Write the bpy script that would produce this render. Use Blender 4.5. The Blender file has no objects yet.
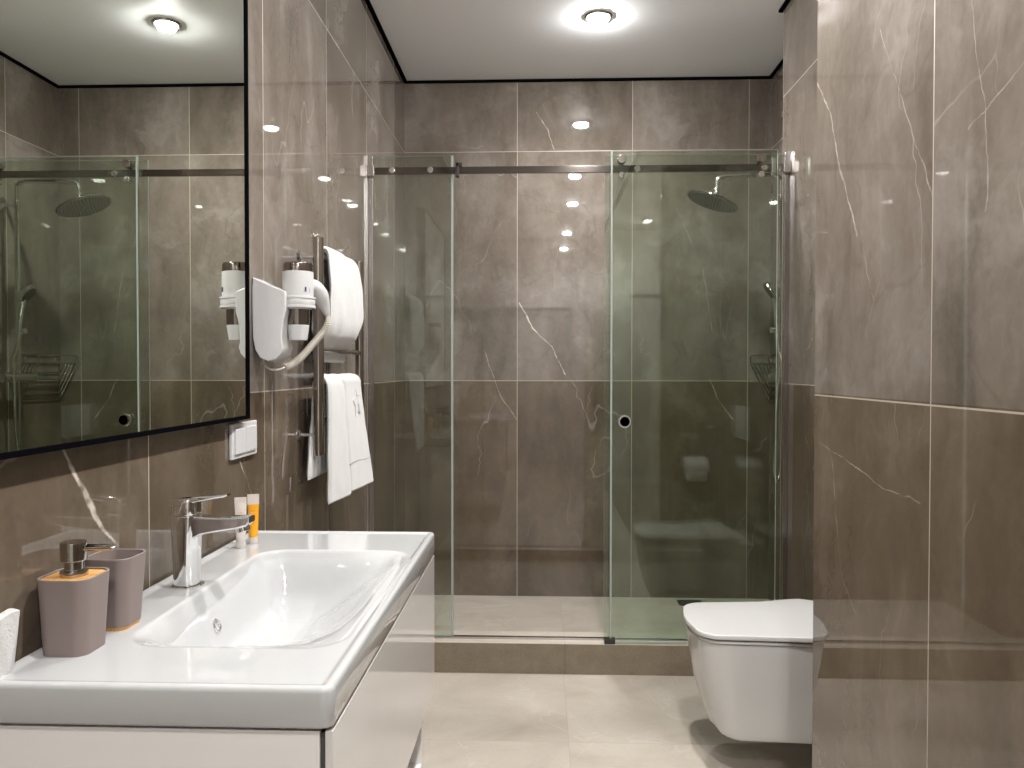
import bpy, bmesh, math, random
from mathutils import Vector, Matrix, noise
C = bpy.context.collection
S = bpy.context.scene
PI = math.pi
random.seed(4)

# ------------------------------------------------------------ camera, world, exposure
F_PX, YAW, PITCH, ROLL, CAM_H = 777.378, 0.0371, -0.0179, 0.0006, 1.25
cy, sy = math.cos(YAW), math.sin(YAW)
fw = Vector((-sy * math.cos(PITCH), cy * math.cos(PITCH), math.sin(PITCH)))
rt = Vector((cy, sy, 0)); up = rt.cross(fw)
rt, up = rt * math.cos(ROLL) + up * math.sin(ROLL), up * math.cos(ROLL) - rt * math.sin(ROLL)
cam_data = bpy.data.cameras.new('camera'); cam = bpy.data.objects.new('camera', cam_data); C.objects.link(cam)
m = Matrix((rt, up, -fw)).transposed().to_4x4(); m.translation = Vector((0, 0, CAM_H)); cam.matrix_world = m
cam_data.sensor_width = 36; cam_data.lens = F_PX / 1024 * 36; cam_data.clip_start = 0.02
S.camera = cam
S.view_settings.view_transform = 'Standard'; S.view_settings.look = 'None'
S.view_settings.gamma = 1; S.view_settings.use_curve_mapping = False
S.view_settings.exposure = 1.95
world = bpy.data.worlds.new('world'); S.world = world; world.use_nodes = True
world.node_tree.nodes['Background'].inputs[0].default_value = (0.9, 0.95, 1, 1)
world.node_tree.nodes['Background'].inputs[1].default_value = 0.02
LAMP = 225.0                    # emission of the ceiling lamps
SPOT = 4.1                     # watts of each lamp's downward beam
S.cycles.sample_clamp_indirect = 4
S.cycles.max_bounces = 14; S.cycles.transparent_max_bounces = 24; S.cycles.glossy_bounces = 8
S.cycles.diffuse_bounces = 5
S.cycles.use_denoising = True

# ------------------------------------------------------------ room measures
XL, XR, XS, XN = -0.719, 1.014, 1.189, 0.680     # left wall, toilet wall, shower wall, near right wall
YB, YC, YN, YF = 4.091, 3.323, 1.957, -2.1      # shower back wall, shower corner, end of near wall, wall behind
HC = 2.765
ZJ = 1.194                                       # tile joint height

# ------------------------------------------------------------ node helpers
class NT:
    def __init__(s, name):
        s.m = bpy.data.materials.new(name); s.m.use_nodes = True; s.t = s.m.node_tree; s.t.nodes.clear()
        s.out = s.n('ShaderNodeOutputMaterial')
    def n(s, k, **kw):
        nd = s.t.nodes.new(k)
        for a, v in kw.items(): setattr(nd, a, v)
        return nd
    def put(s, sock, v):
        if v is None: return
        if isinstance(v, bpy.types.NodeSocket): s.t.links.new(v, sock)
        else: sock.default_value = v
    def math(s, op, a, b=None, c=None, clamp=False):
        nd = s.n('ShaderNodeMath', operation=op, use_clamp=clamp)
        for i, v in enumerate((a, b, c)):
            s.put(nd.inputs[i], v)
        return nd.outputs[0]
    def vec(s, op, a, b=None, scale=None):
        nd = s.n('ShaderNodeVectorMath', operation=op)
        s.put(nd.inputs[0], a); s.put(nd.inputs[1], b)
        if scale is not None: s.put(nd.inputs['Scale'], scale)
        return nd.outputs['Value'] if op in ('DOT_PRODUCT', 'LENGTH', 'DISTANCE') else nd.outputs[0]
    def noise(s, v, scale, detail=4, rough=.55, dist=0, out='Fac'):
        nd = s.n('ShaderNodeTexNoise'); s.put(nd.inputs['Vector'], v)
        for k, x in (('Scale', scale), ('Detail', detail), ('Roughness', rough), ('Distortion', dist)): nd.inputs[k].default_value = x
        return nd.outputs[out]
    def ramp(s, f, stops, interp='LINEAR'):
        nd = s.n('ShaderNodeValToRGB'); s.put(nd.inputs[0], f); e = nd.color_ramp.elements
        nd.color_ramp.interpolation = interp
        while len(e) < len(stops): e.new(.5)
        for i, (p, c) in enumerate(stops):
            e[i].position = p; e[i].color = (*c, 1) if len(c) == 3 else c
        return nd.outputs[0]
    def mix(s, f, a, b, mode='MIX'):
        nd = s.n('ShaderNodeMix', data_type='RGBA', blend_type=mode)
        s.put(nd.inputs[0], f); s.put(nd.inputs[6], a if isinstance(a, bpy.types.NodeSocket) else (*a, 1)); s.put(nd.inputs[7], b if isinstance(b, bpy.types.NodeSocket) else (*b, 1))
        return nd.outputs[2]
    def mapr(s, v, a, b, c, d):
        nd = s.n('ShaderNodeMapRange'); s.put(nd.inputs[0], v)
        for i, x in enumerate((a, b, c, d)): nd.inputs[i + 1].default_value = x
        return nd.outputs[0]
    def pbsdf(s, **kw):
        p = s.n('ShaderNodeBsdfPrincipled')
        for k, v in kw.items():
            s.put(p.inputs[k.replace('_', ' ')], (*v, 1) if isinstance(v, tuple) and len(v) == 3 else v)
        s.t.links.new(p.outputs[0], s.out.inputs[0]); return p
    def bump(s, p, h, strength=.3, dist=.002):
        b = s.n('ShaderNodeBump'); b.inputs['Strength'].default_value = strength; b.inputs['Distance'].default_value = dist
        s.put(b.inputs['Height'], h); s.t.links.new(b.outputs[0], p.inputs['Normal'])
    def pos(s):
        return s.n('ShaderNodeNewGeometry').outputs['Position']

def simple(name, col, rough=.4, metal=0, var=.04, scale=30, coat=0, bump=0, bscale=200, spec=.5, bdist=.001):
    t = NT(name); pos = t.n('ShaderNodeTexCoord').outputs['Object']
    nz = t.noise(pos, scale, 3)
    c = t.mix(nz, tuple(max(0, x * (1 - var)) for x in col), tuple(min(1, x * (1 + var)) for x in col))
    p = t.pbsdf(Base_Color=c, Roughness=rough, Metallic=metal, Coat_Weight=coat, Coat_Roughness=.03, Specular_IOR_Level=spec)
    if bump: t.bump(p, t.noise(pos, bscale, 4, .6), bump, bdist)
    return t.m

def grid_line(t, u, off, step, w):
    """1 on a joint line of width w at u = off + k*step"""
    a = t.math('DIVIDE', t.math('SUBTRACT', u, off), step)
    fr = t.math('ABSOLUTE', t.math('SUBTRACT', t.math('FRACT', t.math('ADD', a, .5)), .5))
    d = t.math('MULTIPLY', fr, step)
    return t.math('SUBTRACT', 1, t.math('DIVIDE', t.math('SUBTRACT', d, w * .35), w * .3, clamp=True), clamp=True), t.math('FLOOR', a)

def marble(name, axis, uoff, seed, strokes=(), tone=1.0, zj=ZJ):
    """polished grey-brown stone-look porcelain, 60 x 120 cm, light joints"""
    t = NT(name); P = t.pos(); sp = t.n('ShaderNodeSeparateXYZ'); t.put(sp.inputs[0], P)
    u = sp.outputs[axis]; v = sp.outputs['Z']
    g1, iu = grid_line(t, u, uoff, .6, .0034)
    g2, iv = grid_line(t, v, zj, 1.2, .0034)
    grout = t.math('MAXIMUM', g1, g2)
    wn = t.n('ShaderNodeTexWhiteNoise', noise_dimensions='3D'); cb = t.n('ShaderNodeCombineXYZ')
    t.put(cb.inputs[0], iu); t.put(cb.inputs[1], iv); cb.inputs[2].default_value = seed; t.put(wn.inputs['Vector'], cb.outputs[0])
    rnd = wn.outputs['Color']; rv = wn.outputs['Value']
    uv = t.n('ShaderNodeCombineXYZ'); t.put(uv.inputs[0], u); t.put(uv.inputs[1], v)
    q = t.vec('ADD', uv.outputs[0], t.vec('SCALE', rnd, scale=30.0))
    warp = t.vec('SCALE', t.vec('SUBTRACT', t.noise(q, 2.6, 4, .6, out='Color'), (.5, .5, .5)), scale=.22)
    qw = t.vec('ADD', q, warp)
    # streaked clouds: stretched along a slant
    mp = t.n('ShaderNodeMapping'); t.put(mp.inputs[0], qw); mp.inputs['Rotation'].default_value = (0, 0, .55); mp.inputs['Scale'].default_value = (3.4, .9, 1)
    c1 = t.noise(mp.outputs[0], 1.5, 7, .62)
    c2 = t.noise(qw, 7.0, 6, .65)
    fine = t.noise(q, 55, 4, .7)
    base = t.ramp(c1, [(.28, (.092 * tone, .080 * tone, .064 * tone)), (.45, (.150 * tone, .126 * tone, .107 * tone)), (.6, (.190 * tone, .164 * tone, .143 * tone)), (.74, (.262 * tone, .234 * tone, .210 * tone))])
    base = t.mix(t.mapr(c2, .35, .75, 0, .25), base, t.mix(.5, base, (.26 * tone, .235 * tone, .21 * tone)))
    base = t.mix(t.mapr(fine, .4, .75, 0, .10), base, (.30, .27, .24))
    c3 = t.noise(t.vec('ADD', q, t.vec('SCALE', t.vec('SUBTRACT', t.noise(q, 5, 3, .6, out='Color'), (.5, .5, .5)), scale=.25)), 3.4, 5, .6)
    base = t.mix(t.mapr(c3, .42, .62, .62, 0), base, t.mix(1.0, base, (.70, .66, .60), 'MULTIPLY'))
    base = t.mix(t.mapr(c3, .56, .76, 0, .5), base, (.27 * tone, .245 * tone, .222 * tone))
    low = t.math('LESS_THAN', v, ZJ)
    base = t.mix(low, base, t.mix(1.0, base, (.68, .62, .53), 'MULTIPLY'))  # lower row browner as tile, darkened further for light falloff down the wall
    base = t.mix(1.0, base, t.mix(rv, (.93, .93, .93), (1.07, 1.07, 1.07)), 'MULTIPLY')
    # brownish dark seams
    r1 = t.math('ABSOLUTE', t.math('SUBTRACT', t.noise(qw, 1.9, 2, .5, .2), .5))
    base = t.mix(t.mapr(r1, 0, .010, .22, 0), base, (.085, .066, .05))
    # thin white veins
    mask = t.mapr(t.noise(q, 2.2, 2), .52, .62, 0, 1)
    r2 = t.math('ABSOLUTE', t.math('SUBTRACT', t.noise(mp.outputs[0], .75, 2, .45, .2), .47))
    vein = t.math('MULTIPLY', t.mapr(r2, .0, .0022, .38, 0), mask)
    vo = t.n('ShaderNodeTexVoronoi', feature='DISTANCE_TO_EDGE'); t.put(vo.inputs['Vector'], mp.outputs[0]); vo.inputs['Scale'].default_value = .9
    vein2 = t.math('MULTIPLY', t.mapr(vo.outputs['Distance'], 0, .004, .25, 0), t.mapr(t.noise(q, 3.3, 2), .54, .64, 0, 1))
    vein = t.math('MAXIMUM', vein, vein2)
    base = t.mix(vein, base, (.46, .42, .37))
    # the longer single veins
    if strokes:
        ws = t.vec('SCALE', t.vec('SUBTRACT', t.noise(uv.outputs[0], 14, 3, .6, out='Color'), (.5, .5, .5)), scale=.022)
        pw = t.vec('MULTIPLY', t.vec('ADD', uv.outputs[0], ws), (1, 1, 0))
        tot = None
        for pts, wd, op in strokes:
            dm = None
            for (a, b) in zip(pts, pts[1:]):
                A = Vector((*a, 0)); B = Vector((*b, 0)); BA = B - A
                pa = t.vec('SUBTRACT', pw, tuple(A + Vector((0, 0, 0))))
                pa = t.vec('SUBTRACT', pa, (-.0 , 0, 0))
                h = t.math('DIVIDE', t.vec('DOT_PRODUCT', pa, tuple(BA)), BA.length_squared, clamp=True)
                d = t.vec('LENGTH', t.vec('SUBTRACT', pa, t.vec('SCALE', tuple(BA), scale=h)))
                dm = d if dm is None else t.math('MINIMUM', dm, d)
            wv = t.mapr(t.noise(q, 9, 2), .3, .7, -wd * .5, wd * .35)
            k = t.mapr(t.math('SUBTRACT', dm, wv), wd * .3, wd * .9, op, 0)
            tot = k if tot is None else t.math('MAXIMUM', tot, k)
        base = t.mix(t.math('MULTIPLY', tot, t.mapr(t.noise(q, 26, 3), .35, .6, .12, 1)), base, (.62, .57, .50))
    col = t.mix(grout, base, (.34, .30, .24))
    rough = t.math('ADD', t.math('MULTIPLY', grout, .4), .02)
    t.pbsdf(Base_Color=col, Roughness=rough, Specular_IOR_Level=.75)
    return t.m

def floor_mat(name, tone=1.0, uo=.095, vo=2.596, rough=.33):
    t = NT(name); P = t.pos(); sp = t.n('ShaderNodeSeparateXYZ'); t.put(sp.inputs[0], P)
    g1, iu = grid_line(t, sp.outputs['X'], uo, .6, .0035)
    g2, iv = grid_line(t, sp.outputs['Y'], vo, .6, .0035)
    cb = t.n('ShaderNodeCombineXYZ'); t.put(cb.inputs[0], iu); t.put(cb.inputs[1], iv)
    wn = t.n('ShaderNodeTexWhiteNoise', noise_dimensions='3D'); t.put(wn.inputs['Vector'], cb.outputs[0])
    q = t.vec('ADD', P, t.vec('SCALE', wn.outputs['Color'], scale=9.0))
    c = t.ramp(t.noise(q, 3.2, 6, .6, .6), [(.25, (.34 * tone, .30 * tone, .25 * tone)), (.5, (.44 * tone, .395 * tone, .34 * tone)), (.75, (.52 * tone, .475 * tone, .415 * tone))])
    c = t.mix(t.mapr(t.noise(q, 70, 3, .7), .4, .7, 0, .2), c, (.34 * tone, .30 * tone, .25 * tone))
    r2 = t.math('ABSOLUTE', t.math('SUBTRACT', t.noise(q, 1.6, 4, .5, .8), .5))
    c = t.mix(t.mapr(r2, 0, .006, .25, 0), c, (.6, .55, .5))
    c = t.mix(t.math('MULTIPLY', t.math('MAXIMUM', g1, g2), .5), c, (.30, .26, .21))
    t.pbsdf(Base_Color=c, Roughness=rough)
    return t.m

def glass_mat(name, tint, edge=1.0, rough=0.0):
    """clear glass: tinted transmission, Schlick mirror on both faces"""
    t = NT(name)
    lw = t.n('ShaderNodeLayerWeight'); lw.inputs['Blend'].default_value = .5
    f = t.math('ADD', t.math('MULTIPLY', t.math('POWER', lw.outputs['Facing'], 5.0), .96), .04)
    tr = t.n('ShaderNodeBsdfTransparent'); tr.inputs[0].default_value = (*tint, 1)
    gl = t.n('ShaderNodeBsdfGlossy'); gl.inputs['Roughness'].default_value = rough
    mx = t.n('ShaderNodeMixShader'); t.put(mx.inputs[0], f); t.t.links.new(tr.outputs[0], mx.inputs[1]); t.t.links.new(gl.outputs[0], mx.inputs[2])
    t.t.links.new(mx.outputs[0], t.out.inputs[0]); return t.m

def cloth_mat(name, col):
    t = NT(name); P = t.n('ShaderNodeTexCoord').outputs['Object']
    n1 = t.noise(P, 260, 3, .7); n2 = t.noise(P, 40, 3, .6)
    c = t.mix(t.mapr(n1, .35, .7, 0, 1), tuple(x * .9 for x in col), col)
    p = t.pbsdf(Base_Color=c, Roughness=.95, Sheen_Weight=.3, Specular_IOR_Level=.2)
    t.bump(p, t.math('ADD', n1, t.math('MULTIPLY', n2, .6)), .7, .0025); return t.m

M = {}
M['ceiling'] = simple('ceiling_paint', (.88, .90, .92), .5, var=.01)
M['black'] = simple('black_trim', (.003, .003, .004), .8, spec=.0)
M['floor'] = floor_mat('floor_tile', .92)
M['shower_floor'] = floor_mat('shower_floor_tile', .86, uo=-.50, vo=3.0)
M['chrome'] = simple('chrome', (.80, .80, .80), .06, 1, .02)
M['dark_chrome'] = simple('polished_steel', (.44, .41, .38), .10, 1, .03)
M['rail'] = simple('rail_steel', (.17, .15, .14), .09, 1, .03)
M['brushed'] = simple('satin_aluminium', (.50, .48, .465), .22, 1, .03)
M['ceramic'] = simple('white_ceramic', (.425, .43, .435), .06, 0, .005, coat=.6)
M['toilet'] = simple('toilet_ceramic', (.52, .515, .505), .10, 0, .005, coat=.5)
M['lacquer'] = simple('white_gloss_lacquer', (.60, .585, .575), .05, 0, .006, coat=.5)
M['lacquer_side'] = simple('white_satin_board', (.72, .70, .69), .3, 0, .006)
M['gap_shade'] = simple('gap_shade', (.05, .048, .045), .7)
M['plastic'] = simple('white_plastic', (.52, .515, .52), .25, 0, .006)
M['cream'] = simple('cream_cord', (.50, .47, .41), .4, 0, .01)
M['mocha'] = simple('mocha_resin', (.195, .155, .143), .55, 0, .03, bump=.05, bscale=300)
M['mocha_in'] = simple('mocha_resin_inside', (.12, .075, .06), .6, 0, .03)
M['band'] = simple('smoked_chrome_band', (.26, .23, .21), .14, 1, .03)
M['knob_dark'] = simple('knob_dark_steel', (.20, .19, .17), .25, 1)
M['rubber'] = simple('nozzle_rubber', (.05, .05, .05), .6)
M['black_plastic'] = simple('black_plastic', (.02, .02, .02), .35)
M['towel'] = cloth_mat('terry', (.56, .555, .55))
M['stitch'] = simple('stitch_thread', (.36, .35, .34), .8)
M['paper'] = simple('paper', (.80, .79, .76), .9, bump=.2)
M['ink'] = simple('print_ink', (.03, .05, .13), .5)
M['orange_ink'] = simple('orange_ink', (.75, .30, .05), .5)
M['glass'] = glass_mat('green_clear_glass', (.895, .93, .895))
M['glass_edge'] = glass_mat('glass_edge', (.55, .68, .62), rough=.1)
t = NT('glass_rim'); t.pbsdf(Base_Color=(.62, .72, .67), Roughness=.12, Specular_IOR_Level=.8); M['glass_rim'] = t.m
t = NT('clear_seal'); t.pbsdf(Base_Color=(.46, .52, .48), Roughness=.25, Transmission_Weight=.4); M['gap_strip'] = t.m
M['wall_paint'] = simple('white_wall_paint', (.62, .61, .59), .7, var=.01)
t = NT('mirror_silver'); t.pbsdf(Base_Color=(.77, .80, .74), Metallic=1.0, Roughness=.0); M['mirror'] = t.m
t = NT('bamboo'); P = t.n('ShaderNodeTexCoord').outputs['Object']
mp = t.n('ShaderNodeMapping'); t.put(mp.inputs[0], P); mp.inputs['Scale'].default_value = (400, 30, 400)
c = t.ramp(t.noise(mp.outputs[0], 1, 3), [(.3, (.42, .20, .055)), (.7, (.66, .36, .12))]); t.pbsdf(Base_Color=c, Roughness=.45); M['wood'] = t.m
t = NT('lamp_glow'); e = t.n('ShaderNodeEmission'); e.inputs[0].default_value = (1, .975, .95, 1); e.inputs[1].default_value = LAMP
t.t.links.new(e.outputs[0], t.out.inputs[0]); M['lamp'] = t.m
t = NT('amber_gel'); t.pbsdf(Base_Color=(.90, .42, .02), Roughness=.15, Transmission_Weight=.25, Coat_Weight=.5); M['amber'] = t.m
t = NT('frosted_tube'); t.pbsdf(Base_Color=(.86, .80, .74), Roughness=.2, Transmission_Weight=.45, Coat_Weight=.4); M['clear_tube'] = t.m
t = NT('door_paint'); t.pbsdf(Base_Color=(.62, .61, .59), Roughness=.4); M['door'] = t.m

# ------------------------------------------------------------ mesh helpers
class MB:
    def __init__(s): s.b = bmesh.new()
    def box(s, x0, x1, y0, y1, z0, z1, bev=0, seg=2):
        b = bmesh.new(); r = bmesh.ops.create_cube(b, size=1)
        for v in b.verts: v.co = Vector(((x0 + x1) / 2 + v.co.x * (x1 - x0), (y0 + y1) / 2 + v.co.y * (y1 - y0), (z0 + z1) / 2 + v.co.z * (z1 - z0)))
        if bev: bmesh.ops.bevel(b, geom=b.edges[:], offset=bev, segments=seg, profile=.5, affect='EDGES')
        s._join(b); return s
    def _join(s, b):
        me = bpy.data.meshes.new('tmp'); b.to_mesh(me); b.free(); s.b.from_mesh(me); bpy.data.meshes.remove(me)
    def loft(s, rings, cap0=True, cap1=True, closed=True):
        R = [[s.b.verts.new(p) for p in ring] for ring in rings]; n = len(R[0])
        for a, b in zip(R, R[1:]):
            for i in range(n if closed else n - 1):
                j = (i + 1) % n
                s.b.faces.new((a[i], a[j], b[j], b[i]))
        if cap0: s.b.faces.new(R[0][::-1])
        if cap1: s.b.faces.new(R[-1])
        return s
    def lathe(s, prof, org=(0, 0, 0), axis=(0, 0, 1), n=32, cap0=True, cap1=True):
        ax = Vector(axis).normalized(); q = ax.to_track_quat('Z', 'Y'); o = Vector(org)
        return s.loft([[o + q @ Vector((r * math.cos(2 * PI * i / n), r * math.sin(2 * PI * i / n), h)) for i in range(n)] for r, h in prof], cap0, cap1)
    def cyl(s, a, b, r, r2=None, n=24, bev=0):
        a = Vector(a); b = Vector(b); L = (b - a).length; r2 = r if r2 is None else r2
        pr = [(r, 0), (r2, L)] if not bev else [(r - bev, 0), (r - bev * .3, bev * .3), (r, bev), (r2, L - bev), (r2 - bev * .3, L - bev * .3), (r2 - bev, L)]
        return s.lathe(pr, a, b - a, n)
    def tube(s, pts, r, n=12, cap=True):
        pts = [Vector(p) for p in pts]; rings = []; nrm = None
        for i, p in enumerate(pts):
            t = (pts[min(i + 1, len(pts) - 1)] - pts[max(i - 1, 0)]).normalized()
            if nrm is None:
                nrm = t.orthogonal().normalized()
            else:
                nrm = (nrm - t * nrm.dot(t)).normalized()
            bn = t.cross(nrm); rr = r[i] if isinstance(r, (list, tuple)) else r
            rings.append([p + (nrm * math.cos(2 * PI * k / n) + bn * math.sin(2 * PI * k / n)) * rr for k in range(n)])
        return s.loft(rings, cap, cap)
    def make(s, name, mat, parent=None, smooth=True, angle=40):
        me = bpy.data.meshes.new(name); bmesh.ops.recalc_face_normals(s.b, faces=s.b.faces[:])
        s.b.to_mesh(me); s.b.free()
        mats = mat if isinstance(mat, (list, tuple)) else [mat]
        for q in mats: me.materials.append(q)
        if smooth:
            me.polygons.foreach_set('use_smooth', [True] * len(me.polygons)); me.set_sharp_from_angle(angle=math.radians(angle))
        o = bpy.data.objects.new(name, me); C.objects.link(o)
        if smooth and len(me.polygons) < 3000:
            w = o.modifiers.new('normals', 'WEIGHTED_NORMAL'); w.keep_sharp = True; w.weight = 80
        if parent is not None:
            o.parent = parent
            o.matrix_parent_inverse = Matrix.Identity(4); o.location = -parent.location   # parts are written in room coordinates
            if parent.parent is not None: o.location = (0, 0, 0) if parent.type == 'MESH' else o.location
            if parent.type == 'MESH': o.location = (0, 0, 0)
        return o

def thing(name, label, cat, loc, group=None):
    o = bpy.data.objects.new(name, None); C.objects.link(o); o.location = loc; o.empty_display_size = .05
    o['label'] = label; o['category'] = cat
    if group: o['group'] = group
    return o
def tag(o, label, cat, group=None):
    o['label'] = label; o['category'] = cat
    if group: o['group'] = group
    return o
def structure(o, label=None):
    o['kind'] = 'structure'
    if label: o['label'] = label
    return o
def bez(p, n=12):
    """Catmull-Rom through the points"""
    P = [Vector(q) for q in p]; P = [P[0] * 2 - P[1]] + P + [P[-1] * 2 - P[-2]]; out = []
    for i in range(1, len(P) - 2):
        for k in range(n):
            t = k / n; a, b, c, d = P[i - 1:i + 3]
            out.append(.5 * ((2 * b) + (-a + c) * t + (2 * a - 5 * b + 4 * c - d) * t * t + (-a + 3 * b - 3 * c + d) * t ** 3))
    out.append(P[-2]); return out
def rrect(cx, cy, hx, hy, r, z, n=6):
    out = []
    for k, (sx, sy) in enumerate(((1, 1), (-1, 1), (-1, -1), (1, -1))):
        for i in range(n + 1):
            a = PI / 2 * (k + i / n)
            out.append(Vector((cx + sx * (hx - r) + r * math.cos(a), cy + sy * (hy - r) + r * math.sin(a), z)))
    return out

# ------------------------------------------------------------ room shell
VL = [([(1.14, 1.133), (1.175, 1.083), (1.212, 1.034), (1.251, .986), (1.292, .95)], .0062, .85), ([(1.831, 1.03), (1.868, .986), (1.907, .933)], .003, .6)]
VB = [([(-.115, 1.603), (-.042, 1.471), (.058, 1.371), (.127, 1.23)], .0050, .9), ([(-.027, 2.599), (.036, 2.505), (.067, 2.406)], .0040, .55), ([(-.30, 1.356), (-.215, 1.119), (-.125, .987)], .0035, .4),
      ([(.882, 1.199), (.924, 1.095), (1.002, .99)], .0045, .5), ([(.697, 2.11), (.775, 1.928), (.843, 1.772), (.891, 1.459)], .003, .3)]
VR = [([(1.958, 1.959), (1.869, 1.858), (1.817, 1.732), (1.763, 1.64), (1.706, 1.541)], .0045, .5), ([(1.601, 1.934), (1.545, 1.833), (1.477, 1.724), (1.426, 1.627), (1.385, 1.552)], .0022, .32),
      ([(1.265, 1.835), (1.252, 1.751), (1.228, 1.665), (1.216, 1.57), (1.22, 1.495)], .0022, .32), ([(1.13, 1.685), (1.199, 1.655), (1.272, 1.633)], .002, .28),
      ([(1.932, 1.074), (1.734, 1.048), (1.605, 1.019), (1.417, 1.012)], .0022, .32), ([(1.84, 1.052), (1.812, .905), (1.773, .777), (1.7, .731)], .003, .2), ([(1.68, 1.547), (1.658, 1.46), (1.617, 1.394)], .003, .25)]
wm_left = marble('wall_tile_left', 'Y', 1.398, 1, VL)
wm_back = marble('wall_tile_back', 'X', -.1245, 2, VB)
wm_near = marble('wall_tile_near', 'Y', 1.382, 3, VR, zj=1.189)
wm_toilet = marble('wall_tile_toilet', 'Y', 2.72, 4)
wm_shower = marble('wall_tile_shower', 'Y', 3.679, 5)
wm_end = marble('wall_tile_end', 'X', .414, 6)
T = .12
def wall(name, x0, x1, y0, y1, mat, z0=-.1, z1=HC + .1):
    return structure(MB().box(x0, x1, y0, y1, z0, z1).make(name, mat, smooth=False))
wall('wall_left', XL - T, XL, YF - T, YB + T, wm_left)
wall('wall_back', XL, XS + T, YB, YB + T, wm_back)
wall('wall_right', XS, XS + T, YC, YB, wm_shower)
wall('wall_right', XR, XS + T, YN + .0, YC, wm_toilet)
# near right wall: a boxed-out block; long face and end face carry their own tile layout
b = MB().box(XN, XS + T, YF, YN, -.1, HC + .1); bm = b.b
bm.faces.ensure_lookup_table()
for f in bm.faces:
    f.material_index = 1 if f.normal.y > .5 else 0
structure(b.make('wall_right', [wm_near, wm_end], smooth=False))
# unseen wall behind the camera with a doorway leaf; both made white for bounce light
structure(MB().box(XL, -.50, YF - T, YF, -.1, HC + .1).box(.42, XN, YF - T, YF, -.1, HC + .1).box(-.50, .42, YF - T, YF, 2.10, HC + .1).make('wall_front', M['wall_paint'], smooth=False))
d = structure(MB().box(-.47, .39, YF - .07, YF - .03, 0, 2.07, .003).make('door_1', M['door']))
MB().box(-.50, -.465, YF - .1, YF + .012, 0, 2.10, .003).box(.385, .42, YF - .1, YF + .012, 0, 2.10, .003).box(-.465, .385, YF - .1, YF + .012, 2.072, 2.10, .003).make('door_frame', M['door'], d)
MB().cyl((-.41, YF - .03, 1.0), (-.41, YF + .02, 1.0), .011).tube([(-.41, YF + .02, 1.0), (-.36, YF + .024, 1.0), (-.29, YF + .022, 1.0)], .008).make('door_handle', M['chrome'], d)
structure(MB().box(XL, XR, YF - T, 3.18, -.1, 0).make('floor', M['floor'], smooth=False))
structure(MB().box(XL, XS, 3.27, YB, -.1, .055).make('floor', M['shower_floor'], smooth=False))
# curb of the shower tray: dark tiled front, pale stone top
def curb_mat():
    t = NT('curb_tile'); P = t.pos(); sp = t.n('ShaderNodeSeparateXYZ'); t.put(sp.inputs[0], P)
    g, i = grid_line(t, sp.outputs['X'], .10, .6, .004)
    c = t.ramp(t.noise(P, 18, 5, .65), [(.3, (.150, .118, .080)), (.7, (.210, .170, .120))])
    c = t.mix(t.mapr(t.noise(P, 240, 2), .45, .7, 0, .3), c, (.31, .27, .21))
    c = t.mix(t.math('MULTIPLY', g, .6), c, (.10, .085, .065)); t.pbsdf(Base_Color=c, Roughness=.4); return t.m
cm = curb_mat(); ct = floor_mat('curb_top_tile', 1.0, uo=.10, vo=5.0)
b = MB().box(XL, XR, 3.18, 3.33, -.1, .125, .003, 2); 
for f in b.b.faces: f.material_index = 1 if f.normal.z > .6 else 0
structure(b.make('trim_1', [cm, ct]), 'brown tiled shower curb with pale top')
structure(MB().box(XL, XS, YF, YB, HC, HC + .1).make('ceiling', M['ceiling'], smooth=False))
# black shadow gap round the ceiling
g, hz = .016, HC - .011
structure(MB().box(XL, XL + g, YF, YB, hz, HC).box(XL + g, XS - g, YB - g, YB, hz, HC).box(XS - g, XS, YC + g, YB, hz, HC)
          .box(XR - g, XS, YC, YC + g, hz, HC).box(XR - g, XR, YN + g, YC, hz, HC).box(XN - g, XR, YN, YN + g, hz, HC).box(XN - g, XN, YF, YN, hz, HC).make('trim_2', M['black'], smooth=False), 'black shadow gap around the ceiling')

# ------------------------------------------------------------ ceiling lamps
def lamp(label):
    t = thing('ceiling_light', label, 'ceiling light', (0, 0, HC), 'recessed ceiling lights')
    MB().lathe([(.0445, -.001), (.047, -.008), (.054, -.010), (.060, -.006), (.062, 0)], (0, 0, HC), n=40, cap0=False, cap1=False).make('frame', M['brushed'], t)
    MB().lathe([(.044, -.002), (.0435, -.012), (.040, -.017), (.029, -.021), (.015, -.023), (.002, -.0235)], (0, 0, HC), n=40, cap1=True).make('diffuser', M['lamp'], t)
    ld = bpy.data.lights.new('beam', 'AREA'); ld.energy = SPOT; ld.shape = 'DISK'; ld.size = .075; ld.spread = math.radians(145); ld.color = (1, .98, .955)
    lo = bpy.data.objects.new('beam', ld); C.objects.link(lo); lo.parent = t; lo.location = (0, 0, -.0245)
    return t
l0 = lamp('round recessed ceiling light above the shower enclosure')
spots = [(.244, 3.37, None), (.262, 2.10, 'round recessed ceiling light in front of the shower, above the floor beside the toilet'),
         (.285, 1.10, 'round recessed ceiling light above the floor beside the vanity'), (.285, -.40, 'round recessed ceiling light behind the near end of the vanity'), (.285, -1.50, 'round recessed ceiling light nearest the door')]
for i, (x, y, lab) in enumerate(spots):
    o = l0
    if i:
        o = l0.copy(); C.objects.link(o); o['label'] = lab
        for ch in list(l0.children):
            c = ch.copy(); C.objects.link(c); c.parent = o
    o.location = (x, y, HC)

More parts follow.
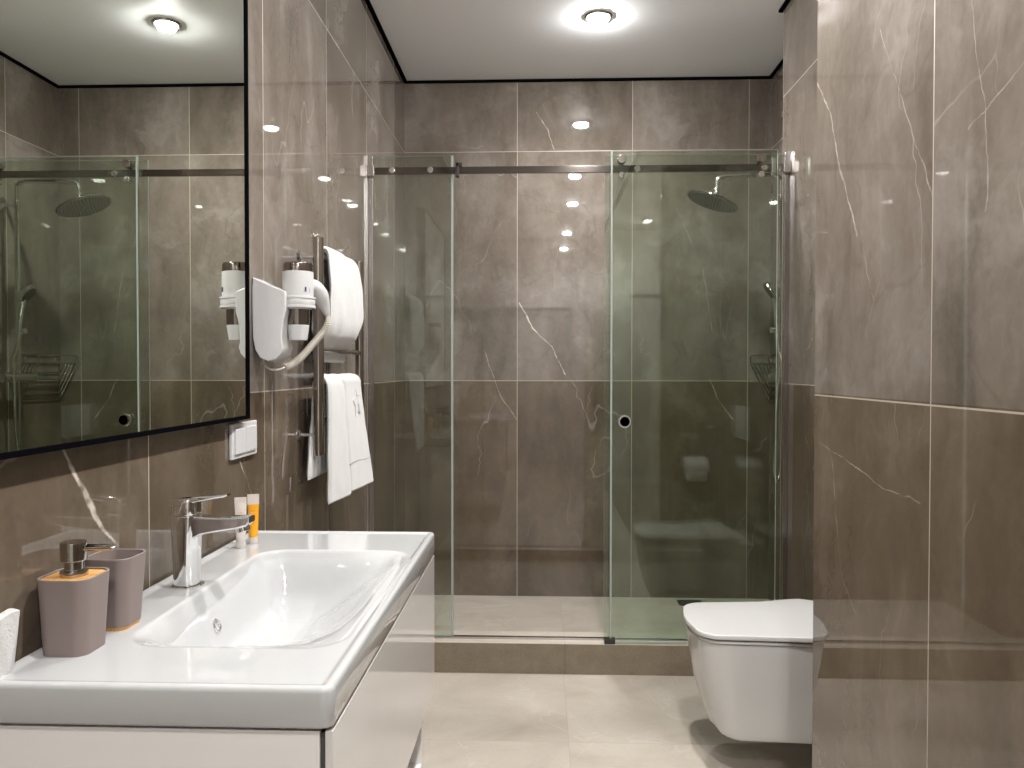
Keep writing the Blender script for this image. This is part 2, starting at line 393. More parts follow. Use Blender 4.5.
# ------------------------------------------------------------ wall mirror
mx = -.697
t = thing('wall_mirror', 'large wall mirror with thin black frame above the vanity', 'mirror', (XL, 1.33, 1.14))
my0, my1, mz0, mz1 = .85, 1.829, 1.134, 2.22
MB().box(XL, mx - .001, my0, my1, mz0, mz1).make('mirror_back', M['black'], t, smooth=False)
MB().box(mx - .001, mx, my0 + .005, my1 - .005, mz0 + .005, mz1 - .005).make('mirror_glass', M['mirror'], t, smooth=False)
fr = MB(); w = .008; x1 = mx + .004
fr.box(mx - .001, x1, my0, my0 + w, mz0, mz1).box(mx - .001, x1, my1 - w, my1, mz0, mz1).box(mx - .001, x1, my0 + w, my1 - w, mz0, mz0 + w).box(mx - .001, x1, my0 + w, my1 - w, mz1 - w, mz1)
fr.make('mirror_frame', M['black'], t, smooth=False)

# ------------------------------------------------------------ vanity: cabinet and washbasin
VX, VY0, VY1, VZ = -.260, .955, 1.903, .852; BZ = .7995
cab = thing('vanity_cabinet', 'white gloss wall-hung vanity cabinet under the washbasin', 'cabinet', (XL, 1.43, .265))
b = MB(); s0, s1 = VY0 + .010, VY1 - .006; fx = -.279; rx = -.292
xl = XL + .002
b.box(xl, fx, s0, s0 + .016, .467, .7935, .001).box(xl, rx, s0, s0 + .016, .265, .467, .001)          # near side
b.box(xl, fx, s1 - .016, s1, .467, .7935, .001).box(xl, rx, s1 - .016, s1, .265, .467, .001)          # far side
b.box(xl, fx, s0 + .016, s0 + .06, .775, .7935).box(xl, rx, s0 + .016, s1 - .016, .467, .483)        # top, divider
b.box(xl, rx, s0 + .016, s1 - .016, .265, .283)                                                       # open bottom shelf
b.box(xl, xl + .012, s0 + .016, s1 - .016, .283, .767)
b.box(-.30, -.286, s0 + .016, s1 - .016, .74, .7985).box(xl, -.29, s0 + .007, s0 + .0155, .7935, .799).box(xl, -.29, s1 - .0155, s1 - .007, .7935, .799)                                                      # spacer under the basin
b.make('carcass', M['lacquer_side'], cab, smooth=False)
MB().box(-.279, -.272, s0 + .004, s1 - .004, .470, .790).make('gap_strip', M['gap_shade'], cab, smooth=False)  # dark strip filling the gap behind the drawer; its shade is in the colour
MB().box(-.272, -.2615, s0 - .001, s1 + .001, .467, .7945, .0016, 2).make('drawer', M['lacquer'], cab)

def basin():
    X0, X1, Y0, Y1 = XL, VX, VY0, VY1; bv = .007; Zt = VZ; Zb = BZ; cr = .016
    def coords(a, b, n):
        inner = [a + bv + (b - a - 2 * bv) * i / n for i in range(n + 1)]
        return [a, a + bv * .12, a + bv * .35, a + bv * .65] + inner + [b - bv * .65, b - bv * .35, b - bv * .12, b]
    def drop(d):
        if d >= bv: return 0
        q = 1 - d / bv; return bv * (1 - math.sqrt(max(0, 1 - q * q)))
    bx0, bx1, by0, by1, br = -.622, -.280, 1.098, 1.714, .07
    ss = lambda q: q * q * (3 - 2 * q)
    def z(x, y):
        d = min(x - X0, X1 - x, y - Y0, Y1 - y); zz = Zt - drop(max(0, d))
        # low lip along the front and the ends, slightly sunken deck, small upstand at the wall
        k = max(0, min(1, (min(X1 - x, y - Y0, Y1 - y) - .010) / .010)); zz -= .0035 * ss(k)
        kb = max(0, min(1, (.022 - (x - X0)) / .014)); zz += .005 * ss(kb) if x - X0 > bv else 0
        dl, dr, dn, df = x - bx0, bx1 - x, y - by0, by1 - y
        if min(dl, dr, dn, df) <= 0: return zz
        gx, gy = min(dl, dr), min(dn, df); dd = min(gx, gy)
        if gx < br and gy < br: dd = br - math.hypot(br - gx, br - gy)
        if dd <= 0: return zz
        sl = 1 - (1 - min(1, dl / .085)) ** 2.0; sf = 1 - (1 - min(1, df / .10)) ** 2.0
        sn = min(1, dn / .25); sn = .5 * sn + .5 * ss(sn); sr = min(1, dr / .21); sr = .3 * sr + .7 * ss(sr)
        e = ss(min(1, dd / .012)); c_ = ss(min(1, dd / .05))
        return zz - .128 * sl * sf * sn * sr * (.4 + .6 * c_) * e - .0008 * e
    xs = coords(X0, X1, 170); ys = coords(Y0, Y1, 300)
    B = MB(); V = []
    for y in ys:
        row = []
        for x in xs:
            px, py = x, y
            for cx, cyy, sx, sy_ in ((X1 - cr, Y0 + cr, 1, -1), (X1 - cr, Y1 - cr, 1, 1)):
                dx, dy = (x - cx) * sx, (y - cyy) * sy_
                if dx > 0 and dy > 0:
                    mm = max(dx, dy); L = math.hypot(dx, dy); px = cx + dx * mm / L * sx; py = cyy + dy * mm / L * sy_
            row.append(B.b.verts.new((px, py, z(x, y))))
        V.append(row)
    for j in range(len(ys) - 1):
        for i in range(len(xs) - 1): B.b.faces.new((V[j][i], V[j][i + 1], V[j + 1][i + 1], V[j + 1][i]))
    loop = V[0][:] + [r[-1] for r in V[1:]] + V[-1][-2::-1] + [r[0] for r in V[-2:0:-1]]
    prev = loop
    for zz, ins in ((Zb + .004, 0), (Zb + .001, .0015), (Zb, .005)):
        ring = []
        for v in loop:
            c = v.co; cc = Vector((min(max(c.x, X0 + cr), X1 - cr), min(max(c.y, Y0 + cr), Y1 - cr), 0)); dv = Vector((c.x - cc.x, c.y - cc.y, 0))
            if c.x < X0 + cr: dv.x = 0
            if dv.length > 0: dv.normalize()
            ring.append(B.b.verts.new((c.x - dv.x * ins, c.y - dv.y * ins, zz)))
        for i in range(len(loop)):
            j = (i + 1) % len(loop); B.b.faces.new((prev[i], prev[j], ring[j], ring[i]))
        prev = ring
    return B, z
B, zf = basin()
bas = thing('washbasin', 'white ceramic washbasin with a wide sloping bowl on the vanity cabinet', 'washbasin', (XL, 1.43, .807))
B.make('bowl', M['ceramic'], bas, angle=60)
# overflow ring on the wall-side slope
ox, oy = -.590, 1.387; e = .004
nz = Vector((-(zf(ox + e, oy) - zf(ox - e, oy)) / (2 * e), -(zf(ox, oy + e) - zf(ox, oy - e)) / (2 * e), 1)).normalized()
oc = Vector((ox, oy, zf(ox, oy)))
MB().lathe([(.0135, -.003), (.0135, .002), (.012, .0035), (.0095, .0035), (.008, .001), (.008, -.002)], oc, nz, 28, False, False).lathe([(.0082, -.002), (.001, -.002)], oc, nz, 20).make('overflow_ring', M['chrome'], bas)
dc = Vector((-.47, 1.40, zf(-.47, 1.40)))
MB().lathe([(.031, -.002), (.031, .003), (.028, .005), (.001, .006)], dc, (0, 0, 1), 32, True, True).make('drain', M['chrome'], bas)

# ------------------------------------------------------------ faucet
fxc, fyc, fz = -.655, 1.415, VZ - .0035
t = thing('faucet', 'chrome single-lever basin faucet on the washbasin deck', 'faucet', (fxc, fyc, fz))
def rr(cx, cyy, hx, hy, r, z): return rrect(cx, cyy, hx, hy, r, z, 6)
MB().loft([rr(fxc, fyc, .0275, .0275, .022, fz), rr(fxc, fyc, .0275, .0275, .022, fz + .003), rr(fxc, fyc, .0255, .0255, .021, fz + .005)]).make('base_ring', M['chrome'], t)
b = MB().loft([rr(fxc - .001, fyc, .0225, .0235, .019, fz + .004), rr(fxc - .0015, fyc, .0232, .0235, .019, fz + .05), rr(fxc - .002, fyc, .0245, .0238, .018, fz + .10), rr(fxc - .002, fyc, .0255, .024, .018, fz + .131), rr(fxc - .002, fyc, .0245, .023, .017, fz + .1335)])
b.make('body', M['chrome'], t)
# spout: rounded box tapering to the tip
def sect(x, zt, zb_, hy, r=.004):
    zc, hz_ = (zt + zb_) / 2, (zt - zb_) / 2; out = []
    for k, (sx, s2) in enumerate(((1, 1), (-1, 1), (-1, -1), (1, -1))):
        for i in range(5):
            a = PI / 2 * (k + i / 4); rr_ = min(r, hz_ * .9); out.append(Vector((x, fyc + sx * (hy - rr_) + rr_ * math.cos(a), zc + s2 * (hz_ - rr_) + rr_ * math.sin(a))))
    return out
spt = MB().loft([sect(fxc + .012, fz + .133, fz + .088, .019), sect(fxc + .030, fz + .131, fz + .098, .018), sect(fxc + .06, fz + .130, fz + .104, .0172), sect(fxc + .095, fz + .1305, fz + .109, .0168), sect(fxc + .115, fz + .132, fz + .114, .0165), sect(fxc + .121, fz + .131, fz + .120, .0155)]).make('spout', M['chrome'], t)
MB().cyl((fxc + .103, fyc, fz + .116), (fxc + .107, fyc, fz + .103), .0115, n=24, bev=.0015).make('aerator', M['chrome'], spt)
cap = MB().loft([rr(fxc - .002, fyc, .0235, .0225, .018, fz + .1345), rr(fxc - .002, fyc, .0245, .0235, .018, fz + .137), rr(fxc - .002, fyc, .025, .0235, .018, fz + .158), rr(fxc - .002, fyc, .0235, .022, .017, fz + .1635)]).make('handle', M['chrome'], t)
hd = MB(); pr = [(-.024, .152, .164, .021), (.0, .154, .168, .021), (.03, .160, .1695, .018), (.055, .164, .1705, .014), (.072, .1665, .172, .011), (.078, .169, .1725, .009)]
hd.loft([sect(fxc + dx, fz + zt, fz + zb_, hy, .003) for dx, zb_, zt, hy in pr]).make('lever', M['chrome'], cap)

# ------------------------------------------------------------ soap dispenser and tumbler
def cup(name, cx, cyy, z0, h, b0, b1, parent, hollow, zbase=0):
    B = MB(); R = []
    for k in range(9):
        u = k / 8; hw = b0 + (b1 - b0) * u; R.append(rrect(cx, cyy, hw, hw, hw * .52, z0 + h * u, 7))
    R.insert(0, rrect(cx, cyy, b0 - .002, b0 - .002, b0 * .5, z0 - .0005, 7))
    if hollow:
        R.append(rrect(cx, cyy, b1 - .0007, b1 - .0007, b1 * .51, z0 + h + .0008, 7)); R.append(rrect(cx, cyy, b1 - .0027, b1 - .0027, b1 * .5, z0 + h + .0003, 7))
        R.append(rrect(cx, cyy, b1 - .003, b1 - .003, b1 * .5, z0 + h - .004, 7)); R.append(rrect(cx, cyy, b0 - .003, b0 - .003, b0 * .5, z0 + .006, 7))
    B.loft(R); 
    if hollow:
        for f in B.b.faces:
            if f.calc_center_median().z > 0 and all((v.co - Vector((cx, cyy, v.co.z))).length < 99 for v in f.verts): pass
    return B.make(name, M['mocha'], parent)
dz = VZ - .0035
dx_, dy_ = -.6700, 1.088
t = thing('soap_dispenser', 'mocha brown soap dispenser with bamboo top and chrome pump', 'soap dispenser', (dx_, dy_, dz))
cup('body', dx_, dy_, dz, .108, .0330, .0385, t, True)
MB().loft([rrect(dx_, dy_, .0345, .0345, .018, dz + .098, 7), rrect(dx_, dy_, .0352, .0352, .0183, dz + .1062, 7)]).make('bamboo_lid', M['wood'], t)
b = MB().cyl((dx_, dy_, dz + .106), (dx_, dy_, dz + .114), .0185, bev=.001).cyl((dx_, dy_, dz + .1135), (dx_, dy_, dz + .1285), .0125, n=24).cyl((dx_, dy_, dz + .128), (dx_, dy_, dz + .155), .0175, .018, bev=.0015)
pmp = b.make('pump', M['dark_chrome'], t)
sp_ = Vector((1, .10, 0)).normalized()
MB().tube([Vector((dx_, dy_, dz + .146)) + sp_ * k for k in (.012, .03, .048, .053)] + [Vector((dx_, dy_, dz + .144)) + sp_ * .056], [.0058, .0052, .0048, .0046, .004]).make('nozzle', M['dark_chrome'], pmp)
tx_, ty_ = -.667, 1.192
t = thing('tumbler', 'empty mocha brown tumbler with bamboo base behind the soap dispenser', 'tumbler', (tx_, ty_, dz))
MB().loft([rrect(tx_, ty_, .0285, .0285, .015, dz, 7), rrect(tx_, ty_, .029, .029, .0155, dz + .005, 7)]).make('bamboo_base', M['wood'], t)
cup('body', tx_, ty_, dz + .0055, .106, .0300, .0370, t, True)

# ------------------------------------------------------------ toiletry tubes at the far end of the basin
def tube(cx, cyy, mat, label, ang, fill):
    t = thing('toiletry_tube', label, 'toiletry tube', (cx, cyy, dz), 'small toiletry tubes')
    MB().cyl((cx, cyy, dz), (cx, cyy, dz + .016), .0105, bev=.001).make('cap', M['clear_tube'], t)
    R = []; ca, sa = math.cos(ang), math.sin(ang)
    for k in range(9):
        u = k / 8 * (.86 if fill else 1); hx = .0105 + .0025 * u; hy = .0105 * (1 - u) ** .8 + .0012
        R.append([Vector((cx + ca * hx * math.cos(a) - sa * hy * math.sin(a), cyy + sa * hx * math.cos(a) + ca * hy * math.sin(a), dz + .016 + .086 * u)) for a in [2 * PI * i / 24 for i in range(24)]])
    body = MB().loft(R).make('body', mat, t)
    cr = MB(); zt = dz + .102
    R = [[Vector((cx + ca * p - sa * q, cyy + sa * p + ca * q, z)) for p, q in ((-.013, -.001), (.013, -.001), (.013, .001), (-.013, .001))] for z in (zt - .0125 if fill else zt - .003, zt + .012)]
    if fill: R[0] = [v + Vector((0, 0, 0)) for v in R[0]]
    cr.loft(R).make('crimp', M['clear_tube'], t, smooth=False)
    pm = MB()
    for r_ in range(4):
        w_ = (.006, .004, .007, .003)[r_]; z_ = dz + .052 + .009 * r_; u = (z_ - dz - .016) / .086; hy = (.0105 * (1 - u) ** .8 + .0012) + .0002
        pts = [(-w_, z_), (w_, z_), (w_, z_ + .0022), (-w_, z_ + .0022)]
        pm.loft([[Vector((cx + ca * p + sa * q, cyy + sa * p - ca * q, zz)) for p, zz in pts] for q in (hy - .001, hy + .0002)])
    pm.make('print', M['orange_ink'], body, smooth=False)
    return t
tube(-.6775, 1.727, M['clear_tube'], 'clear toiletry tube with pale orange print, nearer the faucet', .35, False)
tube(-.6655, 1.772, M['amber'], 'yellow toiletry tube standing at the far corner of the washbasin', .3, True)

# white folded cloth at the near corner, leaning on the wall
B = MB(); cx, cyy = -.7075, .990; R = []
for k in range(14):
    u = k / 13; rx_ = .0065 + .0035 * u; ry_ = .022 + .010 * u
    R.append([Vector((cx + (rx_ + .0009 * math.sin(5 * a + 5 * u)) * math.cos(a), cyy + (ry_ + .0015 * math.sin(4 * a + 3 * u)) * math.sin(a), dz + .078 * u + (.0025 * math.sin(3 * a + 1) if k > 11 else 0))) for a in [2 * PI * i / 32 for i in range(32)]])
R.append([Vector((cx + (v.x - cx) * .6, cyy + (v.y - cyy) * .8, v.z + .0015)) for v in R[-1]])
tag(B.loft(R).make('folded_cloth', M['towel']), 'small white folded cloth leaning on the wall at the near end of the washbasin', 'cloth')

# ------------------------------------------------------------ light switches
def switch_panel():
    t = thing('light_switch', 'white double wall switch below the mirror corner', 'light switch', (XL, 1.84, 1.08))
    y0, y1, z0, z1 = 1.764, 1.920, 1.041, 1.125
    MB().box(XL, XL + .009, y0, y1, z0, z1, .003, 3).make('frame', M['plastic'], t)
    for k in range(2):
        a = y0 + .011 + k * .0685
        MB().box(XL + .0085, XL + .0135, a, a + .064, z0 + .012, z1 - .012, .0015, 2).make('rocker', M['plastic'], t)
    MB().box(XL + .0134, XL + .0138, y1 - .062, y1 - .016, z0 + .0145, z0 + .0165).make('marking', M['stitch'], t)
    return t
switch_panel()

# ------------------------------------------------------------ heated towel rail
px_, py0, py1 = -.658, 2.282, 2.80
rail = thing('towel_warmer', 'polished steel towel warmer ladder on the left wall', 'towel warmer', (XL, 2.57, .99))
for y in (py0, py1):
    MB().cyl((px_, y, .995), (px_, y, 1.642), .0155, n=32, bev=.002).make('post', M['dark_chrome'], rail)
rungs = [1.590, 1.500, 1.400, 1.312, 1.212, 1.10]
for z in rungs:
    MB().cyl((px_, py0, z), (px_, py1, z), .0085, n=20).make('rung', M['dark_chrome'], rail)
for y in (py0, py1):
    for z in (1.585, 1.058):
        MB().lathe([(.020, 0), (.020, .002), (.012, .007), (.006, .009)], (XL, y - .0, z), (1, 0, 0), 28).cyl((XL + .006, y, z), (px_, y, z), .005, n=16).make('bracket', M['chrome'], rail)

# ------------------------------------------------------------ towels
def sheet(path, y0, y1, th, name, seed, ywave=.004, edge=None, n_y=26, amp=.002):
    """a thick towel: a path in X-Z (centre line) swept along Y, rounded at the edges"""
    P = bez([(x, 0, z) for x, z in path], 10); n = len(P); B = MB(); rings = []
    L = [0]
    for a, b2 in zip(P, P[1:]): L.append(L[-1] + (b2 - a).length)
    for i, p in enumerate(P):
        tg = (P[min(i + 1, n - 1)] - P[max(i - 1, 0)]).normalized(); nr = Vector((tg.z, 0, -tg.x)); u = L[i] / L[-1]
        e0, e1 = edge(u) if edge else (y0, y1)
        fe = min(1, min(L[i], L[-1] - L[i]) / (th * .5) + .35)
        ring = []; N = n_y
        top, bot = [], []
        for k in range(N + 1):
            v = k / N; y = e0 + (e1 - e0) * v
            prof = math.sqrt(max(.0, 1 - (abs(2 * v - 1)) ** 14)) * .5 * th * fe + .0006
            wob = amp * noise.noise(Vector((p.x * 14 + seed, y * 16, p.z * 14))) * 1.4
            yw = ywave * noise.noise(Vector((seed, y * 4, p.z * 7)))
            top.append(Vector((p.x, y + yw, p.z)) + nr * (prof + wob))
            bot.append(Vector((p.x, y + yw, p.z)) + nr * (-prof + wob))
        rings.append(top + bot[::-1])
    return B.loft(rings), P
# large towel over the top rungs, its end tucked behind the fourth rung
upp = [(-.690, 1.36), (-.690, 1.48), (-.688, 1.56), (-.678, 1.605), (-.658, 1.6165), (-.642, 1.603), (-.633, 1.545), (-.629, 1.48), (-.632, 1.41), (-.646, 1.365), (-.668, 1.335), (-.680, 1.31), (-.681, 1.274)]
def eu(u):
    return 2.325 + .010 * math.sin(u * 6), 2.715 - .06 * max(0, (u - .75) / .25) - .02 * (1 - min(1, abs(u - .45) / .2))
B, P = sheet(upp, 2.33, 2.7, .021, 'a', 3.1, edge=eu, amp=.003)
t = tag(B.make('bath_towel', M['towel']), 'large white terry towel draped over the top rungs of the towel warmer', 'towel')
# two narrow folded towels on the fifth rung
def shear(y, z): return max(0, (1.20 - z) / .35) * (.016 * 0 + .10 * (y - 2.31))
def hang(y0, y1, zf_, zb_, xf, seed, label, y00):
    pth = [(-.682, zb_), (-.682, 1.05), (-.680, 1.18), (-.676, 1.216), (-.658, 1.2295), (-.642, 1.216), (-.638 + xf, 1.18), (-.638 + xf, 1.08), (-.638 + xf, .97), (-.638 + xf, zf_ + .03), (-.638 + xf, zf_)]
    B, P = sheet(pth, y0, y1, .0155, 'b', seed, amp=.002, edge=lambda u: (y0 + (y00 - y0) * max(0, 1 - u / .35), y1 + .03 * max(0, u - .5)))
    for v in B.b.verts:
        if v.co.x > -.658: v.co.x += shear(v.co.y, v.co.z)
    return tag(B.make('hand_towel', M['towel']), label, 'towel', 'folded hand towels on the towel warmer')
ta = hang(2.302, 2.474, .847, .927, .003, 7.7, 'narrow folded white towel on the warmer, nearer the mirror', 2.25)
tb = hang(2.498, 2.722, .852, .935, -.003, 1.3, 'folded white towel with embossed star on the warmer, nearer the shower', 2.49)
# woven band and embossed motif on the far towel
def fxz(y, z): return -.641 + .0088 + shear(y, z)
MB().tube([(fxz(y, .945), y, .945 + .003 * math.sin(y * 30)) for y in [2.497 + .228 * i / 14 for i in range(15)]], .0017, 6).make('woven_band', M['stitch'], tb)
sc = []
for k in range(11):
    a = PI / 2 + k * PI / 5 + .15; r = .046 if k % 2 == 0 else .023
    y = 2.622 + r * math.cos(a); z = 1.14 + r * 1.15 * math.sin(a); sc.append((fxz(y, z) + .0008, y, z))
mb = MB()
for a, b2 in zip(sc, sc[1:]): mb.tube([a, (Vector(a) + Vector(b2)) / 2, b2], .0017, 6)
mb.make('embossed_star', M['towel'], tb)

# ------------------------------------------------------------ hair dryer in its wall holder
dr = thing('hair_dryer', 'white wall-mounted hair dryer with chrome bands and coiled cord', 'hair dryer', (XL, 1.97, 1.27))
hx_, hy_ = -.6190, 1.965
def zz(py, Y=1.95): return 1.25 + (370 - py) * Y / 777.4
def xx(px, Y=1.95): return (px - 540.8) * Y / 777.4
# holder: side profile in X-Z given depth in Y
pf = [(-.7165, 1.481), (-.693, 1.47), (-.668, 1.459), (-.645, 1.450), (-.636, 1.446), (-.634, 1.436), (-.634, 1.398), (-.636, 1.388), (-.639, 1.378), (-.643, 1.354), (-.645, 1.324), (-.641, 1.307), (-.646, 1.29), (-.659, 1.277), (-.679, 1.272), (-.699, 1.28), (-.711, 1.3), (-.717, 1.329), (-.7185, 1.399), (-.7185, 1.449)]
def prism(pf, y0, y1, bv, mat, name, parent, seg=3):
    B = bmesh.new(); vs = [B.verts.new((x, y0, z)) for x, z in pf]; f = B.faces.new(vs)
    r = bmesh.ops.extrude_face_region(B, geom=[f]); bmesh.ops.translate(B, verts=[v for v in r['geom'] if isinstance(v, bmesh.types.BMVert)], vec=(0, y1 - y0, 0))
    bmesh.ops.recalc_face_normals(B, faces=B.faces[:])
    if bv:
        ed = [e for e in B.edges if abs(e.verts[0].co.y - e.verts[1].co.y) < 1e-6]
        bmesh.ops.bevel(B, geom=ed, offset=bv, segments=seg, profile=.6, affect='EDGES', clamp_overlap=True)
    m_ = MB(); m_._join(B); return m_.make(name, mat, parent, angle=35)
hold = prism(pf, 1.911, 1.99, .004, M['plastic'], 'wall_holder', dr)
Z = lambda p: zz(p, 1.965)
rg = MB()
for z0, z1, r0, r1 in ((Z(299), Z(296.5), .0445, .0445), (Z(308), Z(305), .0440, .0440)):
    rg.lathe([(r0 - .004, z0), (r0, z0 + .001), (r1, z1 - .001), (r1 - .004, z1), (.039, z1), (.039, z0)], (hx_, hy_, 0), n=40, cap0=False, cap1=False)
rg.lathe([(.0395, Z(306)), (.0425, Z(304)), (.0428, Z(299)), (.0395, Z(297))], (hx_, hy_, 0), n=40, cap0=False, cap1=False)
rg.make('holder_ring', M['plastic'], hold)
MB().lathe([(.032, Z(309)), (.0375, Z(306)), (.0385, Z(298)), (.0388, Z(280)), (.0385, Z(271.5)), (.036, Z(271))], (hx_, hy_, 0), n=40).make('barrel', M['plastic'], dr)
MB().lathe([(.0375, Z(271.6)), (.0375, Z(264.5)), (.035, Z(262.6)), (.030, Z(262)), (.029, Z(264)), (.004, Z(264))], (hx_, hy_, 0), n=40, cap0=False).make('rear_cap', M['band'], dr)
MB().lathe([(.0275, Z(325)), (.0285, Z(309)), (.030, Z(307))], (hx_, hy_, 0), n=36, cap1=False).make('nozzle_band', M['band'], dr)
MB().lathe([(.0215, Z(340)), (.0225, Z(339.5)), (.0278, Z(325)), (.027, Z(324.6))], (hx_, hy_, 0), n=36).make('nozzle_tip', M['plastic'], dr)
hp = [(-.612, 1.985, 1.462), (-.598, 2.020, 1.468), (-.588, 2.046, 1.452), (-.580, 2.062, 1.425), (-.573, 2.070, 1.398)]
MB().tube(bez(hp, 6), [.015 + .007 * math.sin(PI * min(1, i / 24)) if i < 14 else .0215 - (i - 14) * .00135 for i in range(25)], 20).make('handle', M['plastic'], dr)
MB().box(hx_ + .0345, hx_ + .0352, hy_ - .017, hy_ - .0165, Z(293), Z(288)).box(hx_ + .026, hx_ + .030, hy_ - .0288, hy_ - .0275, Z(292), Z(287.5)).make('marking', M['ink'], dr, smooth=False)
# coiled cord
core = bez([(-.5725, 2.071, 1.402), (-.572, 2.070, 1.382), (-.5765, 2.067, 1.362), (-.592, 2.058, 1.338), (-.611, 2.045, 1.312), (-.627, 2.025, 1.287), (-.643, 1.995, 1.266), (-.656, 1.968, 1.256)], 12)
Lc = [0]
for a, b2 in zip(core, core[1:]): Lc.append(Lc[-1] + (b2 - a).length)
def at(s):
    for i in range(len(Lc) - 1):
        if s <= Lc[i + 1]: k = (s - Lc[i]) / (Lc[i + 1] - Lc[i]); return core[i].lerp(core[i + 1], k), (core[i + 1] - core[i]).normalized()
    return core[-1], (core[-1] - core[-2]).normalized()
pts = []; turns = 34; N = turns * 12; s0_ = .018
for i in range(N + 1):
    s_ = s0_ + (Lc[-1] - s0_) * i / N; p, tg = at(s_); yv = Vector((0, 1, 0)); n1 = (yv - tg * yv.dot(tg)).normalized(); n2 = tg.cross(n1)
    rc = .0082 * min(1, (i / N) * 6 + .6); a = 2 * PI * i / 12; pts.append(p + n1 * rc * math.cos(a) + n2 * rc * math.sin(a))
MB().tube([core[0], core[2], core[6]], .0042, 10).tube(core, .0064, 8).tube(pts, .0021, 6).make('coiled_cord', M['cream'], dr)
MB().tube(bez([(-.655, 1.970, 1.257), (-.668, 1.958, 1.251), (-.686, 1.950, 1.252), (-.700, 1.948, 1.263), (-.706, 1.950, 1.285)], 8), .0027, 8).make('cord_tail', M['cream'], dr)

# ------------------------------------------------------------ shower enclosure
def pane(name, x0, x1, yc, z0, z1, mat=None, th=.008, parent=None):
    """a glass pane whose narrow edges are a separate greener rim"""
    b = MB().box(x0, x1, yc - th / 2, yc + th / 2, z0, z1)
    for f in b.b.faces: f.material_index = 0 if abs(f.normal.y) > .5 else 1
    return b.make(name, [M['glass'], M['glass_rim']], parent, smooth=False)
YD, YR, YG = 3.194, 3.215, 3.237
ZT = .125
t = thing('fixed_glass_panel', 'fixed clear glass panel of the shower, left side beside the towels', 'glass panel', (-.54, YG, ZT), 'fixed shower glass panels')
pane('glass', -.703, -.3735, YG, ZT + .010, 2.140, parent=t)
MB().box(-.3745, -.3655, YG - .006, YG + .006, ZT + .010, 2.140, .0012).make('edge_seal', M['gap_strip'], t)
MB().box(XL, -.700, YG - .012, YG + .012, ZT, 2.143, .0015).make('wall_channel', M['brushed'], t)
for x in (-.616, -.457):
    MB().cyl((x, YG + .012, 2.075), (x, YR - .013, 2.075), .0125, n=24, bev=.002).make('standoff', M['chrome'], t)
t = thing('fixed_glass_panel', 'fixed clear glass panel of the shower, right side behind the sliding door', 'glass panel', (.63, YG, ZT), 'fixed shower glass panels')
pane('glass', .263, .998, YG, ZT + .010, 2.135, parent=t)
MB().box(.994, XR, YG - .012, YG + .012, ZT, 2.143, .0015).make('wall_channel', M['brushed'], t)
for x in (.393, .905):
    MB().cyl((x, YG + .012, 2.072), (x, YR - .013, 2.072), .0125, n=24, bev=.002).make('standoff', M['chrome'], t)
# hanging rail
t = thing('sliding_rail', 'steel rail running along the top of the shower glass', 'rail', (0.15, YR, 2.057))
MB().box(-.700, .994, YR - .0065, YR + .0065, 2.060, 2.088, .0015).make('bar', M['rail'], t)
MB().box(-.719, -.690, YR - .011, YR + .010, 2.052, 2.098, .002).make('end_clamp', M['brushed'], t)
MB().box(.984, 1.014, YR - .011, YR + .010, 2.052, 2.098, .002).make('end_clamp', M['brushed'], t)
MB().box(-.352, -.338, YR - .014, YR + .012, 2.046, 2.104, .002).box(-.352, -.324, YR - .014, YR + .012, 2.088, 2.104, .002).make('door_stop', M['black_plastic'], t)
MB().box(.936, .950, YR - .009, YR + .012, 2.040, 2.112, .002).make('door_stop', M['brushed'], t)
# sliding door
t = thing('shower_screen', 'clear glass sliding shower door with round knob, parked at the right', 'shower door', (.62, YD, ZT))
pane('glass', .2865, .955, YD, ZT + .012, 2.140, parent=t)
for x in (.328, .888):
    r_ = MB().cyl((x, YD - .014, 2.107), (x, YR + .004, 2.107), .0180, n=32, bev=.002).make('roller', M['dark_chrome'], t)
    MB().cyl((x, YD - .012, 2.042), (x, YR + .004, 2.042), .0125, n=24, bev=.002).make('lower_roller', M['chrome'], t)
MB().box(.2835, .2915, YD - .006, YD + .006, ZT + .012, 2.140, .0012).make('edge_seal', M['gap_strip'], t)
kx, kz = .341, 1.041
kn = MB().lathe([(.020, .0), (.028, 0), (.0285, .003), (.0285, .020), (.026, .023), (.020, .023), (.0185, .020), (.0185, .003)], (kx, YD - .0045, kz), (0, -1, 0), 36, False, False)
kn.lathe([(.020, .0), (.028, 0), (.0285, .003), (.0285, .012), (.026, .014), (.020, .014), (.0185, .012), (.0185, .003)], (kx, YD + .0045, kz), (0, 1, 0), 36, False, False)
knb = kn.make('knob', M['chrome'], t)
MB().lathe([(.0187, .006), (.001, .006)], (kx, YD - .0045, kz), (0, -1, 0), 36).make('knob_centre', M['knob_dark'], knb)
MB().box(.262, .306, YD - .012, YD + .018, ZT, ZT + .022, .002).make('floor_guide', M['black_plastic'], t)
tag(MB().box(-.700, .994, YG - .010, YG + .010, ZT, ZT + .009, .0015).make('threshold_strip', M['brushed']), 'thin metal strip under the glass along the shower curb', 'threshold strip')

